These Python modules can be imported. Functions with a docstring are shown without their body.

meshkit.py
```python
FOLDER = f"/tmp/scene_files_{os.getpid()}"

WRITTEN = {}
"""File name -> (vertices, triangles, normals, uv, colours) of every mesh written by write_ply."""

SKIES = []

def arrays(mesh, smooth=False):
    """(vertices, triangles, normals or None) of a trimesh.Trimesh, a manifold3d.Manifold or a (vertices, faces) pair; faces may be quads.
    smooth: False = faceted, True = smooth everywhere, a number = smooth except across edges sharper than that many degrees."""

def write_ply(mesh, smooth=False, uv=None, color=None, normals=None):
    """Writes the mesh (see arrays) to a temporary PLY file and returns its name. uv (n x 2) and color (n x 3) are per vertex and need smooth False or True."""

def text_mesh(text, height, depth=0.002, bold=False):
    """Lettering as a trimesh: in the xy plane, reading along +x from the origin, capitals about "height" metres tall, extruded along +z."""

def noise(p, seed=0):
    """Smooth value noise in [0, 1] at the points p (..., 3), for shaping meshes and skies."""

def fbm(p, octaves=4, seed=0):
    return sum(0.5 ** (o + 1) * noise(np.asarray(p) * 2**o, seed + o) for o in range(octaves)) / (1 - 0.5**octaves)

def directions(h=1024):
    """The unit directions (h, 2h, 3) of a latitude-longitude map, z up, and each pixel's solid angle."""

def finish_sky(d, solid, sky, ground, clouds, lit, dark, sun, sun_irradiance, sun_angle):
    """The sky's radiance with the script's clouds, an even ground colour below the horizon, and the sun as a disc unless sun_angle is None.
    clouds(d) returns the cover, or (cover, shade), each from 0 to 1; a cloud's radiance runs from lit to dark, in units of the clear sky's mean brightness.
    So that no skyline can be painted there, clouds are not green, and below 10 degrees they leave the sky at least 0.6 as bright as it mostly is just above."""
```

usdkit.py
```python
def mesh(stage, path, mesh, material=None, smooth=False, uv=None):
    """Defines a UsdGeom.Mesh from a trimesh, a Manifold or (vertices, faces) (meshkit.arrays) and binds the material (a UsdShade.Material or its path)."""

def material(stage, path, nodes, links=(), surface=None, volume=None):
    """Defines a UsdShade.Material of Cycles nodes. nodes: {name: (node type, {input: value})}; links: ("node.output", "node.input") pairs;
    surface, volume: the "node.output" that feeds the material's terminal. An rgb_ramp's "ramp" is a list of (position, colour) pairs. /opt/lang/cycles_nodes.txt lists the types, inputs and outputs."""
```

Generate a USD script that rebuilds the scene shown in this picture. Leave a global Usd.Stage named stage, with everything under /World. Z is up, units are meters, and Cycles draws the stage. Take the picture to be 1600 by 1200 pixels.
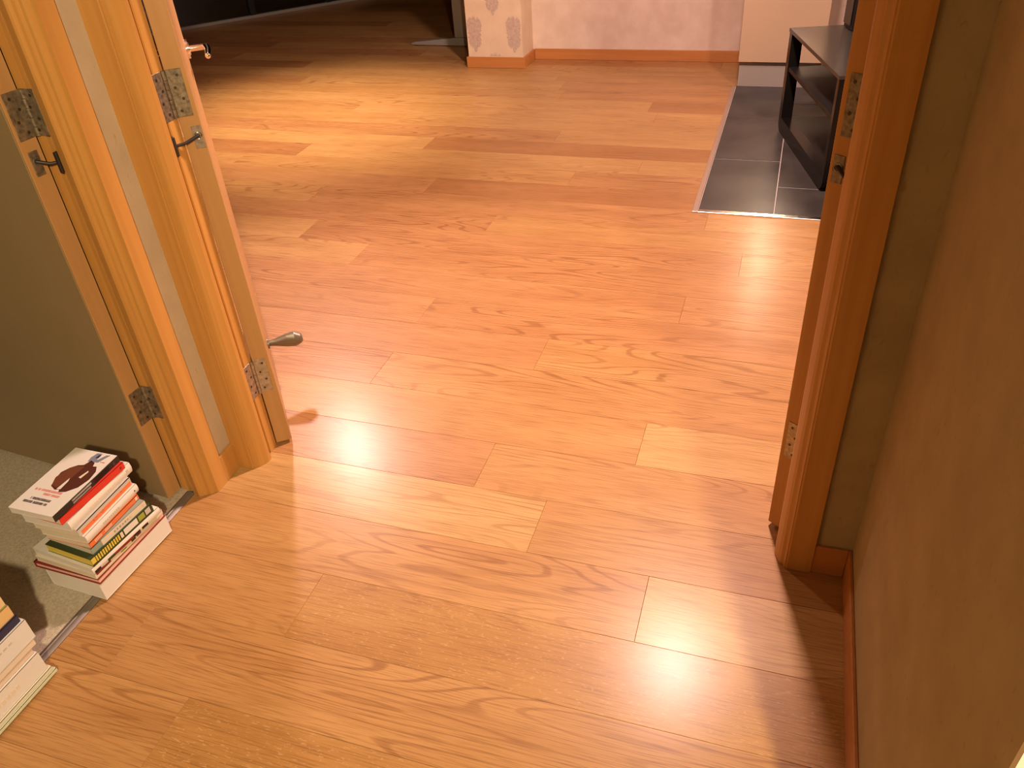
import math, random
import numpy as np, trimesh
import shapely
import shapely.geometry as sg
from shapely import affinity
from pxr import Usd, UsdGeom, UsdLux, UsdShade, Gf, Sdf, Vt
import usdkit, meshkit

stage = Usd.Stage.CreateInMemory()
UsdGeom.SetStageUpAxis(stage, UsdGeom.Tokens.z)
UsdGeom.SetStageMetersPerUnit(stage, 1.0)
UsdGeom.Xform.Define(stage, '/World')
rng = random.Random(7)

# ---------------------------------------------------------------- camera
EXPOSURE = 0.12
cam = UsdGeom.Camera.Define(stage, '/World/camera')
RIGHT = (0.95136169, 0.30169928, -0.06235772)
DOWN = (0.12844601, -0.57241867, -0.80983856)
FWD = (-0.28002243, 0.76243978, -0.58332926)
EYE = (0.0, 0.0, 1.5)
cam.AddTransformOp().Set(Gf.Matrix4d(*RIGHT, 0, *[-a for a in DOWN], 0, *[-a for a in FWD], 0, *EYE, 1))
cam.CreateHorizontalApertureAttr(36.0)
cam.CreateVerticalApertureAttr(27.0)
cam.CreateFocalLengthAttr(36.0 * 1257.2 / 1600)
cam.CreateClippingRangeAttr(Gf.Vec2f(0.05, 100))
cam.CreateExposureAttr(EXPOSURE)


# ---------------------------------------------------------------- lights
def ball_light(name, pos, radius, power, color, cone=None, soft=0.5, aim=None):
    l = UsdLux.SphereLight.Define(stage, '/World/' + name)
    if aim:
        f = np.array(aim, float) - np.array(pos, float)
        f /= np.linalg.norm(f)
        x = np.cross(f, [0, 0, 1.0]); x /= np.linalg.norm(x)
        y = np.cross(x, f)
        l.AddTransformOp().Set(Gf.Matrix4d(*map(float, x), 0, *map(float, y), 0, *map(float, -f), 0, *map(float, pos), 1))
    else:
        l.AddTranslateOp().Set(Gf.Vec3d(*pos))
    l.CreateRadiusAttr(radius)
    l.CreateColorAttr(Gf.Vec3f(*color))
    l.CreateIntensityAttr(power / (4 * math.pi ** 2 * radius ** 2))
    if cone:
        s = UsdLux.ShapingAPI.Apply(l.GetPrim())
        s.CreateShapingConeAngleAttr(cone)
        s.CreateShapingConeSoftnessAttr(soft)
    return l


POOL = (1.0, 0.73, 0.52)
LIVING = (1.0, 0.68, 0.61)
HALL = (1.0, 0.81, 0.50)
CEIL = 2.5
ball_light('downlight_bulb', (-2.85, 4.35, CEIL - 0.09), 0.08, 480, POOL, 33, 1.0)
ball_light('downlight_bulb_001', (-2.75, 3.98, CEIL - 0.13), 0.10, 290, LIVING, 25, 1.0, aim=(-1.45, 2.05, 0))
ball_light('downlight_bulb_002', (-0.2, 2.75, CEIL - 0.09), 0.10, 400, LIVING, 64, 0.6, aim=(-0.85, 3.2, 0))
ball_light('spot_lamp_bulb', (0.45, 3.35, CEIL - 0.14), 0.05, 105, LIVING, 26, 0.6, aim=(-1.0, 5.8, 0.2))
ball_light('hall_lamp_bulb', (0.78, -1.10, 2.38), 0.055, 400, HALL, 58, 0.4, aim=(-0.85, 1.15, 0.45))

# ---------------------------------------------------------------- helpers
used = set()


def numbered(path):
    if path not in used:
        used.add(path)
        return path
    k = 1
    while f'{path}_{k:03d}' in used:
        k += 1
    used.add(f'{path}_{k:03d}')
    return f'{path}_{k:03d}'


INV = {}


def tag(p, label=None, cat=None, group=None, kind=None):
    for k, v in (('label', label), ('category', cat), ('group', group), ('kind', kind)):
        if v:
            p.SetCustomDataByKey(k, v)
    return p


def thing(name, label=None, cat=None, loc=(0, 0, 0), rotz=0.0, group=None, kind=None):
    path = numbered('/World/' + name)
    x = UsdGeom.Xform.Define(stage, path)
    x.AddTranslateOp().Set(Gf.Vec3d(*map(float, loc)))
    if rotz:
        x.AddRotateZOp().Set(math.degrees(rotz))
    m = trimesh.transformations.rotation_matrix(rotz, [0, 0, 1])
    m[:3, 3] = loc
    INV[path] = np.linalg.inv(m)
    return tag(x.GetPrim(), label, cat, group, kind)


def root_of(path):
    return '/'.join(str(path).split('/')[:3])


def part(parent, name, mesh, mat, label=None, kind=None, smooth=30, uv=None):
    """mesh in WORLD coordinates; becomes a Mesh prim under parent (or top level)."""
    base = str(parent.GetPath()) if parent else '/World'
    path = numbered(f'{base}/{name}')
    if isinstance(mesh, list):
        mesh = trimesh.util.concatenate(mesh)
    if not isinstance(mesh, trimesh.Trimesh):
        v, f, _ = meshkit.arrays(mesh)
        mesh = trimesh.Trimesh(v, f, process=False)
    mesh = mesh.copy()
    if parent:
        mesh.apply_transform(INV[root_of(base)])
    if uv is not None:
        smooth = False
    m = usdkit.mesh(stage, path, mesh, mat, smooth=smooth, uv=uv)
    return tag(m.GetPrim(), label, None, None, kind)


def box(x0, x1, y0, y1, z0, z1, bev=0.0):
    if x1 < x0: x0, x1 = x1, x0
    if y1 < y0: y0, y1 = y1, y0
    b = trimesh.creation.box([x1 - x0, y1 - y0, z1 - z0])
    b.apply_translation([(x0 + x1) / 2, (y0 + y1) / 2, (z0 + z1) / 2])
    if bev:
        pts = []
        for v in b.vertices:
            s = np.sign(v - b.bounds.mean(0))
            for a in range(3):
                w = v - s * bev
                w[a] = v[a]
                pts.append(w)
        b = trimesh.convex.convex_hull(np.array(pts))
    return b


def prism(poly, z0, z1):
    if not isinstance(poly, (sg.Polygon, sg.MultiPolygon)):
        poly = sg.Polygon(poly)
    if not poly.is_valid:
        poly = poly.buffer(0)
    ms = [trimesh.creation.extrude_polygon(g, z1 - z0, engine='earcut') for g in getattr(poly, 'geoms', [poly])]
    m = trimesh.util.concatenate(ms)
    m.apply_translation([0, 0, z0])
    return m


def cyl(p, q, r, n=20):
    p, q = np.array(p, float), np.array(q, float)
    m = trimesh.creation.cylinder(radius=r, segment=[p, q], sections=n)
    return m


def tubes(pts, r):
    import manifold3d as m3
    out = None
    for a, b, ra, rb in zip(pts[:-1], pts[1:], r[:-1], r[1:]):
        s = [m3.Manifold.sphere(ra, 20).translate(list(map(float, a))), m3.Manifold.sphere(rb, 20).translate(list(map(float, b)))]
        h = m3.Manifold.batch_hull(s)
        out = h if out is None else out + h
    return out


def frame_map(o, ex, ey, ez):
    m = np.eye(4)
    m[:3, 0], m[:3, 1], m[:3, 2], m[:3, 3] = ex, ey, ez, o
    return m


def put(mesh, m):
    mesh = mesh.copy()
    mesh.apply_transform(m)
    return mesh


# ---------------------------------------------------------------- materials
LK = '/World/Looks/'
UsdGeom.Scope.Define(stage, '/World/Looks')


def plain(name, col, rough=0.5, metal=0.0, spec=0.5, coat=0.0, bump=0.0, bscale=200, vary=0.0, vscale=6, bdist=0.001):
    nodes = {'g': ('geometry', {}), 'p': ('principled_bsdf', {'base_color': col, 'roughness': rough, 'metallic': metal, 'specular_ior_level': spec, 'coat_weight': coat, 'coat_roughness': 0.08})}
    links = []
    if vary:
        c0, c1 = [c * (1 - vary) for c in col], [min(1, c * (1 + vary)) for c in col]
        nodes['v'] = ('noise_texture', {'scale': vscale, 'detail': 4.0})
        nodes['vr'] = ('rgb_ramp', {'ramp': [(0.3, c0), (0.7, c1)]})
        links += [('g.position', 'v.vector'), ('v.fac', 'vr.fac'), ('vr.color', 'p.base_color')]
    if bump:
        nodes['b'] = ('noise_texture', {'scale': bscale, 'detail': 3.0})
        nodes['bp'] = ('bump', {'strength': bump, 'distance': bdist})
        links += [('g.position', 'b.vector'), ('b.fac', 'bp.height'), ('bp.normal', 'p.normal')]
    return usdkit.material(stage, LK + name, nodes, links, surface='p.BSDF')


def plank_mat(name, light, dark, line=0.55, flecks=0.0, rough=0.42):
    """satin oak: contour lines of a stretched noise make the cathedral figure, fine fibres on top."""
    nodes = {
        't': ('texture_coordinate', {}),
        'm1': ('mapping', {'scale': (0.75, 6.5, 1.0)}),
        'n1': ('noise_texture', {'scale': 1.0, 'detail': 1.6, 'roughness': 0.45, 'distortion': 0.25}),
        'k': ('math', {'math_type': 'multiply', 'value2': 135.0}),
        's': ('math', {'math_type': 'sine'}),
        'r': ('rgb_ramp', {'ramp': [(0.0, (0, 0, 0)), (0.80, (0, 0, 0)), (0.97, (1, 1, 1)), (1.0, (1, 1, 1))]}),
        'a': ('math', {'math_type': 'multiply_add', 'value2': 0.5, 'value3': 0.5}),
        'm2': ('mapping', {'scale': (9.0, 330.0, 1.0)}),
        'n2': ('noise_texture', {'scale': 1.0, 'detail': 2.0}),
        'm3': ('mapping', {'scale': (1.6, 11.0, 1.0)}),
        'n3': ('noise_texture', {'scale': 1.0, 'detail': 3.0}),
        'w': ('rgb_ramp', {'ramp': [(0.40, (0, 0, 0)), (0.64, (1, 1, 1))]}),
        'm4': ('mapping', {'scale': (0.9, 3.0, 1.0), 'location': (7, 3, 0)}),
        'n4': ('noise_texture', {'scale': 1.0, 'detail': 1.0}),
        'base': ('rgb_ramp', {'ramp': [(0.30, dark), (0.66, light)]}),
        'lf': ('math', {'math_type': 'multiply'}),
        'lf2': ('math', {'math_type': 'multiply', 'value2': line}),
        'mx': ('mix', {'mix_type': 'mix', 'color2': tuple(c * q for c, q in zip(dark, (0.60, 0.47, 0.40)))}),
        'fr': ('rgb_ramp', {'ramp': [(0.32, (0.74, 0.70, 0.66)), (0.52, (1.04, 1.04, 1.04))]}),
        'mm': ('mix', {'mix_type': 'multiply', 'fac': 1.0}),
        'bp': ('bump', {'strength': 0.05, 'distance': 0.0005}),
        'p': ('principled_bsdf', {'roughness': rough, 'specular_ior_level': 0.22, 'coat_weight': 0.26, 'coat_roughness': 0.24}),
    }
    links = [('t.UV', 'm1.vector'), ('m1.vector', 'n1.vector'), ('n1.fac', 'k.value1'), ('k.value', 's.value1'), ('s.value', 'a.value1'), ('a.value', 'r.fac'),
             ('t.UV', 'm2.vector'), ('m2.vector', 'n2.vector'), ('t.UV', 'm3.vector'), ('m3.vector', 'n3.vector'), ('n3.fac', 'base.fac'),
             ('t.UV', 'm4.vector'), ('m4.vector', 'n4.vector'), ('n4.fac', 'w.fac'),
             ('r.color', 'lf.value1'), ('w.color', 'lf.value2'), ('lf.value', 'lf2.value1'), ('lf2.value', 'mx.fac'), ('base.color', 'mx.color1'),
             ('n2.fac', 'fr.fac'), ('mx.color', 'mm.color1'), ('fr.color', 'mm.color2'),
             ('n2.fac', 'bp.height'), ('bp.normal', 'p.normal')]
    last = 'mm.color'
    if flecks:
        nodes['m5'] = ('mapping', {'scale': (62.0, 260.0, 1.0), 'rotation': (0, 0, 0.42)})
        nodes['n5'] = ('noise_texture', {'scale': 1.0, 'detail': 1.2, 'distortion': 0.9})
        nodes['fl'] = ('rgb_ramp', {'ramp': [(0.62, (0, 0, 0)), (0.69, (flecks,) * 3)]})
        nodes['fm'] = ('mix', {'mix_type': 'mix', 'color2': (0.60, 0.40, 0.20)})
        links += [('t.UV', 'm5.vector'), ('m5.vector', 'n5.vector'), ('n5.fac', 'fl.fac'), ('fl.color', 'fm.fac'), ('mm.color', 'fm.color1')]
        last = 'fm.color'
    links.append((last, 'p.base_color'))
    return usdkit.material(stage, LK + name, nodes, links, surface='p.BSDF')


PLANK = {
    'light': plank_mat('oak_light', (0.50, 0.295, 0.112), (0.42, 0.230, 0.078), 0.60),
    'pale': plank_mat('oak_pale', (0.475, 0.262, 0.098), (0.395, 0.205, 0.070), 0.55),
    'mid': plank_mat('oak_mid', (0.45, 0.240, 0.086), (0.37, 0.182, 0.060), 0.60),
    'pink': plank_mat('oak_pink', (0.43, 0.215, 0.082), (0.35, 0.162, 0.058), 0.55),
    'dark': plank_mat('oak_dark', (0.375, 0.175, 0.064), (0.31, 0.136, 0.047), 0.45),
    'umber': plank_mat('oak_umber', (0.40, 0.205, 0.068), (0.345, 0.165, 0.052), 0.40),
    'fleck': plank_mat('oak_fleck', (0.41, 0.212, 0.066), (0.35, 0.170, 0.050), 0.25, flecks=0.34),
}


def veneer(name, light, dark, rough=0.42, axis='z', coat=0.0):
    sc = {'z': (42.0, 42.0, 1.3), 'x': (1.3, 42, 42)}[axis]
    nodes = {
        'g': ('geometry', {}),
        'm': ('mapping', {'scale': sc}),
        'n': ('noise_texture', {'scale': 1.0, 'detail': 4.0, 'distortion': 0.4}),
        'r': ('rgb_ramp', {'ramp': [(0.30, dark), (0.70, light)]}),
        'b': ('bump', {'strength': 0.08, 'distance': 0.0006}),
        'p': ('principled_bsdf', {'roughness': rough, 'specular_ior_level': 0.4, 'coat_weight': coat, 'coat_roughness': 0.2}),
    }
    links = [('g.position', 'm.vector'), ('m.vector', 'n.vector'), ('n.fac', 'r.fac'), ('r.color', 'p.base_color'), ('n.fac', 'b.height'), ('b.normal', 'p.normal')]
    return usdkit.material(stage, LK + name, nodes, links, surface='p.BSDF')


FRAME_WOOD = veneer('beech_frame', (0.54, 0.268, 0.068), (0.455, 0.212, 0.049))
EDGE_WOOD = veneer('beech_leaf', (0.47, 0.26, 0.10), (0.41, 0.215, 0.077))
BASE_WOOD = veneer('beech_base', (0.48, 0.195, 0.055), (0.41, 0.16, 0.042), axis='x')


def paper(name, c0, c1, c2):
    """fibre wallpaper: soft clouds, pale vertical fibres and small brown flecks"""
    nodes = {
        'g': ('geometry', {}),
        'a': ('noise_texture', {'scale': 9.0, 'detail': 5.0}),
        'ar': ('rgb_ramp', {'ramp': [(0.32, c0), (0.68, c1)]}),
        'm': ('mapping', {'scale': (110, 110, 38)}),
        'f': ('noise_texture', {'scale': 1.0, 'detail': 2.0, 'distortion': 0.5}),
        'fr': ('rgb_ramp', {'ramp': [(0.66, (0, 0, 0)), (0.74, (0.55, 0.55, 0.55))]}),
        'x': ('mix', {'mix_type': 'mix', 'color2': c2}),
        'b': ('noise_texture', {'scale': 150.0, 'detail': 3.0}),
        'bp': ('bump', {'strength': 0.25, 'distance': 0.0015}),
        'p': ('principled_bsdf', {'roughness': 0.75, 'specular_ior_level': 0.25}),
    }
    links = [('g.position', 'a.vector'), ('a.fac', 'ar.fac'), ('g.position', 'm.vector'), ('m.vector', 'f.vector'), ('f.fac', 'fr.fac'),
             ('fr.color', 'x.fac'), ('ar.color', 'x.color1'), ('x.color', 'p.base_color'), ('g.position', 'b.vector'), ('b.fac', 'bp.height'), ('bp.normal', 'p.normal')]
    return usdkit.material(stage, LK + name, nodes, links, surface='p.BSDF')


HALL_DARK = plain('hall_bounce_dark', (0.16, 0.10, 0.06), 0.6)  # unseen hall end walls, made dark to cut bounced light
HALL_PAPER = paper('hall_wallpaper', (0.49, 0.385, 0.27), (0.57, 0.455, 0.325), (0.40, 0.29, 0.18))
SHADED_PAPER = paper('shaded_wallpaper', (0.33, 0.25, 0.135), (0.39, 0.30, 0.17), (0.27, 0.18, 0.09))  # hall wallpaper again, with the dim side's shade darkened into its colour
LIVING_PAPER = paper('living_wallpaper', (0.60, 0.46, 0.36), (0.68, 0.55, 0.44), (0.56, 0.40, 0.30))
PILLAR_PAPER = paper('pillar_wallpaper', (0.62, 0.47, 0.33), (0.68, 0.53, 0.38), (0.58, 0.42, 0.30))
DAMASK = plain('damask_ink', (0.48, 0.36, 0.295), 0.7, vary=0.15, vscale=60)
CREAM_WALL = plain('cream_paint', (0.78, 0.72, 0.60), 0.7, bump=0.1)
WHITE_PAINT = plain('ceiling_paint', (0.42, 0.37, 0.32), 0.8)
CARPET = plain('carpet_wool', (0.52, 0.44, 0.33), 0.95, spec=0.1, bump=0.9, bscale=420, vary=0.18, vscale=160, bdist=0.003)
STRIP = plain('threshold_metal', (0.20, 0.165, 0.135), 0.5, metal=0.5)
STEEL = plain('hinge_steel', (0.42, 0.36, 0.29), 0.42, metal=0.85, vary=0.25, vscale=90)
DULL = plain('aged_steel', (0.26, 0.21, 0.145), 0.45, metal=0.7, vary=0.4, vscale=120)
CHROME = plain('chrome', (0.86, 0.82, 0.78), 0.10, metal=1.0)
PEWTER = plain('pewter', (0.20, 0.17, 0.13), 0.42, metal=0.6)
BLACKMETAL = plain('black_iron', (0.02, 0.015, 0.012), 0.5)
SCREW = plain('screw_dark', (0.10, 0.075, 0.05), 0.4, metal=0.8)
LEAF_FACE = plain('leaf_laminate', (0.27, 0.185, 0.09), 0.5, vary=0.06, vscale=3)
GLOSS_BLACK = plain('black_lacquer', (0.008, 0.007, 0.006), 0.2, spec=0.2)
SATIN_BLACK = plain('black_satin', (0.012, 0.010, 0.009), 0.45, spec=0.2)
SMOKE_TOP = plain('smoked_top', (0.04, 0.033, 0.027), 0.20, spec=0.25)
LACQUER = plain('cream_lacquer', (0.46, 0.325, 0.205), 0.35)
PLINTH = plain('plinth_grey', (0.30, 0.26, 0.22), 0.4)
SLATE = plain('slate_tile', (0.047, 0.041, 0.037), 0.36, spec=0.28, vary=0.35, vscale=5, bump=0.1, bscale=60)
GROUT = plain('grout', (0.50, 0.44, 0.40), 0.7)
BRONZE = plain('bronze_trim', (0.50, 0.36, 0.29), 0.35, metal=0.6)
TRIM_STEEL = plain('steel_trim', (0.75, 0.70, 0.66), 0.22, metal=1.0)
GREYMETAL = plain('grey_powder', (0.25, 0.225, 0.20), 0.45)
DESKTOP = plain('desk_board', (0.40, 0.33, 0.26), 0.5)
UNDER = plain('underlay', (0.10, 0.06, 0.03), 0.9)
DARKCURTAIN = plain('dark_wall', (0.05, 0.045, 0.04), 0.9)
BULB = usdkit.material(stage, LK + 'lamp_glass', {'e': ('emission', {'color': (1, 0.74, 0.52), 'strength': 62.0})}, [], surface='e.emission')
NIGHT = usdkit.material(stage, LK + 'night_glass', {
    'f': ('fresnel', {'IOR': 1.45}), 't': ('transparent_bsdf', {'color': (0.55, 0.6, 0.55)}), 'g': ('glossy_bsdf', {'color': (0.9, 0.9, 0.9), 'roughness': 0.03}), 'm': ('mix_closure', {})},
    [('f.fac', 'm.fac'), ('t.BSDF', 'm.closure1'), ('g.BSDF', 'm.closure2')], surface='m.closure')

# ================================================================ SETTING
# ---- floor of single planks
PW, Y0 = 0.1904, 0.909
JOINTS = {-3: [-0.35], -2: [-1.05], -1: [0.62], 0: [-0.933], 1: [-0.166], 2: [-0.470], 3: [-0.678], 4: [-0.270], 5: [-1.177], 6: [-0.676], 7: [-1.174], 8: [-0.260],
          9: [-1.640], 10: [-0.09], 11: [-1.180], 12: [-0.262], 13: [-1.627], 14: [-0.955], 15: [-2.553], 16: [-1.870], 17: [-1.182], 18: [-2.215], 19: [-2.60], 20: [-0.765], 21: [-1.35], 22: [-3.3]}
TONE = {(-3, 0): 'mid', (-3, 1): 'fleck', (-2, 0): 'mid', (-2, 1): 'fleck', (-1, 0): 'light', (-1, 1): 'light', (0, 0): 'mid', (0, 1): 'fleck', (1, 0): 'mid', (1, 1): 'light', (2, 0): 'light', (2, 1): 'fleck2',
        (3, 0): 'pink', (3, 1): 'mid', (4, 0): 'mid', (4, 1): 'light', (5, 0): 'pink', (5, 1): 'mid', (6, 0): 'pink', (6, 1): 'mid', (7, 0): 'pink', (7, 1): 'pink', (8, 0): 'pink',
        (9, 0): 'light', (9, 1): 'pink', (10, 0): 'pink', (10, 1): 'mid', (11, 0): 'pink', (11, 1): 'mid', (12, 0): 'pink', (12, 1): 'light', (13, 0): 'pink', (13, 1): 'dark', (14, 0): 'mid', (14, 1): 'pink',
        (15, 0): 'dark', (15, 1): 'light', (16, 0): 'light', (16, 1): 'dark', (17, 0): 'pink', (17, 1): 'light', (18, 0): 'mid', (18, 1): 'light', (19, 0): 'mid', (19, 1): 'light', (20, 0): 'light', (20, 1): 'dark'}
floor = thing('floor', 'satin oak plank floor running from the hall into the living room', 'floor', kind='structure')
part(floor, 'underlay', [box(-1.44, 3.5, -4.45, 1.40, -0.03, -0.0125), box(-7.0, 1.5, 1.40, 9.2, -0.03, -0.0125)], UNDER)
LEN = 1.90
for k in range(-28, 44):
    ya, yb = Y0 + PW * k, Y0 + PW * (k + 1)
    if k < 2:
        xa, xb = -1.430, 0.275
        if yb < 0.49:
            xb = 3.5
    elif k == 2:
        xa, xb = -1.430, 0.275
    else:
        xa, xb = -6.6, 1.4
        if 13 <= k <= 22:
            xb = -0.330
    if k >= 2:
        xa = -1.430 if k == 2 else xa
    first = JOINTS.get(k, [rng.uniform(-2.2, -0.3)])[0]
    cuts = [first]
    x = first
    while x - LEN > xa + 0.05:
        x -= LEN
        cuts.insert(0, x)
    x = first
    while x + LEN < xb - 0.05:
        x += LEN
        cuts.append(x)
    cuts = [c for c in cuts if xa + 0.03 < c < xb - 0.03]
    ends = [xa] + cuts + [xb]
    for i, (a, b) in enumerate(zip(ends[:-1], ends[1:])):
        side = 0 if b <= first + 1e-6 else 1
        near = abs(b - first) < 1e-6 or abs(a - first) < 1e-6
        tone = TONE.get((k, side)) if near else None
        if tone is None:
            tone = rng.choice(['light', 'mid', 'mid', 'pink', 'pink', 'dark'] if k > 2 else ['light', 'mid', 'mid', 'fleck'])
        if k >= 7 and tone == 'light':
            tone = 'pale'
        if tone == 'fleck2':
            tone = 'umber'
        g = 0.0002
        b_ = 0.0006
        top = -0.0002 * rng.random()
        X0, X1, Y_0, Y_1 = a + g, b - g, ya + g, yb - g
        v = [(X0, Y_0, -0.0125), (X1, Y_0, -0.0125), (X1, Y_1, -0.0125), (X0, Y_1, -0.0125),
             (X0, Y_0, top - b_), (X1, Y_0, top - b_), (X1, Y_1, top - b_), (X0, Y_1, top - b_),
             (X0 + b_, Y_0 + b_, top), (X1 - b_, Y_0 + b_, top), (X1 - b_, Y_1 - b_, top), (X0 + b_, Y_1 - b_, top)]
        q = [(3, 2, 1, 0), (0, 1, 5, 4), (1, 2, 6, 5), (2, 3, 7, 6), (3, 0, 4, 7), (4, 5, 9, 8), (5, 6, 10, 9), (6, 7, 11, 10), (7, 4, 8, 11), (8, 9, 10, 11)]
        v = np.array(v)
        f = [t for w in q for t in ((w[0], w[1], w[2]), (w[0], w[2], w[3]))]
        # split vertices per face so that the bevels stay crisp
        vv, ff = v[np.array(f).ravel()], np.arange(len(f) * 3).reshape(-1, 3)
        ox, oy = rng.uniform(0, 60), rng.uniform(0, 60)
        uv = np.stack([vv[:, 0] - a + ox, vv[:, 1] - ya + oy], 1)
        part(floor, 'plank', trimesh.Trimesh(vv, ff, process=False), PLANK[tone], uv=uv)

# ---- hall walls
wl = thing('wall_left', 'left hall wall with a narrow strip of beige fibre wallpaper between two door casings', 'wall', kind='structure')
part(wl, 'wallpaper', [box(-1.476, -1.376, 1.300, 1.404, 0.0, CEIL), box(-1.476, -1.376, -4.45, 0.17, 0, CEIL), box(-1.476, -1.376, 0.17, 1.300, 2.131, CEIL)], HALL_PAPER)
wr = thing('wall_right', 'right hall wall in beige fibre wallpaper darkened for shade, ending at a cream corner', 'wall', kind='structure')
part(wr, 'wallpaper', box(0.272, 0.372, 0.498, 1.404, 0, CEIL), SHADED_PAPER)
part(wr, 'end_face', box(0.272, 3.5, 0.490, 0.498, 0, CEIL), CREAM_WALL, 'cream painted end face of the wall')
wd = thing('wall_doorway', 'wall around the wide double doorway between hall and living room', 'wall', kind='structure')
part(wd, 'wallpaper', [box(0.162, 0.372, 1.404, 1.497, 0, CEIL), box(0.372, 1.4, 1.404, 1.497, 0, CEIL), box(-1.345, 0.162, 1.404, 1.497, 2.09, CEIL)], SHADED_PAPER)
part(wd, 'wallpaper', box(-6.6, -1.346, 1.404, 1.497, 0, CEIL), LIVING_PAPER)
wh = thing('wall_hall_end', 'plain unseen walls closing the hall behind the photographer, darkened to cut bounced light', 'wall', kind='structure')
part(wh, 'plaster', [box(-1.476, 3.6, -4.55, -4.45, 0, CEIL), box(3.5, 3.6, -4.45, 0.498, 0, CEIL)], HALL_DARK)
wc = thing('wall_carpet_room', 'plain walls of the carpeted room at the left', 'wall', kind='structure')
part(wc, 'plaster', [box(-4.1, -4.0, -2.45, 1.404, 0, CEIL), box(-4.1, -1.476, -2.55, -2.45, 0, CEIL)], HALL_PAPER)
ceil = thing('ceiling', 'plain pale ceiling', 'ceiling', kind='structure')
part(ceil, 'plaster', box(-7.2, 3.6, -4.55, 9.3, CEIL, CEIL + 0.05), WHITE_PAINT)
# ---- living room walls
wb = thing('wall_back', 'back wall of the living room in pinkish beige wallpaper', 'wall', kind='structure')
part(wb, 'wallpaper', box(-1.79, 1.4, 5.832, 5.93, 0, CEIL), LIVING_PAPER)
part(wb, 'wallpaper', box(1.4, 1.5, 1.497, 5.93, 0, CEIL), LIVING_PAPER)
pil = thing('wall_pillar', 'projecting wall end with a damask motif wallpaper at the back of the living room', 'wall', kind='structure')
part(pil, 'wallpaper', box(-2.185, -1.782, 5.585, 5.93, 0, CEIL), PILLAR_PAPER)


def motif(cx, cz, w, h, seed):
    r = random.Random(seed)
    pts = []
    n = 46
    for i in range(n):
        t = 2 * math.pi * i / n
        jag = 1 + (0.20 if i % 2 else -0.10) + r.uniform(-0.07, 0.07)
        prof = 1 - 0.45 * max(0, math.sin(t)) ** 2
        pts.append((cx + w / 2 * math.cos(t) * jag * prof, cz + h / 2 * math.sin(t) * (1 + 0.25 * (i % 2))))
    p = sg.Polygon(pts).buffer(0)
    return p.intersection(sg.box(-2.180, 0.078, -1.786, 2.4))


ms = []
for r_, z in enumerate(np.arange(-0.01, 2.4, 0.24)):
    cols = [-2.128, -1.842] if r_ % 2 else [-1.985]
    for cx in cols:
        for (dx, dz, w, h) in ((0, 0, 0.088, 0.19), (-0.028, 0.05, 0.05, 0.09), (0.028, 0.05, 0.05, 0.09), (-0.024, -0.055, 0.04, 0.07), (0.024, -0.055, 0.04, 0.07), (0, -0.105, 0.022, 0.04)):
            g = motif(cx + dx, z + dz, w, h, int(z * 100) + int(cx * 50) + int(dx * 999))
            if not g.is_empty:
                ms.append(g)
ms = put(prism(shapely.union_all(ms), 0, 0.0006), frame_map((0, 5.585, 0), (1, 0, 0), (0, 0, 1), (0, -1, 0)))
part(pil, 'damask_print', ms, DAMASK, 'greyish damask motifs printed on the wallpaper', kind='stuff', smooth=False)
wf = thing('wall_far', 'dark unlit far walls of the living room', 'wall', kind='structure')
part(wf, 'plaster', [box(-7.1, 1.5, 9.2, 9.3, 0, CEIL), box(-7.2, -7.1, 1.4, 9.3, 0, CEIL)], DARKCURTAIN)

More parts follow.
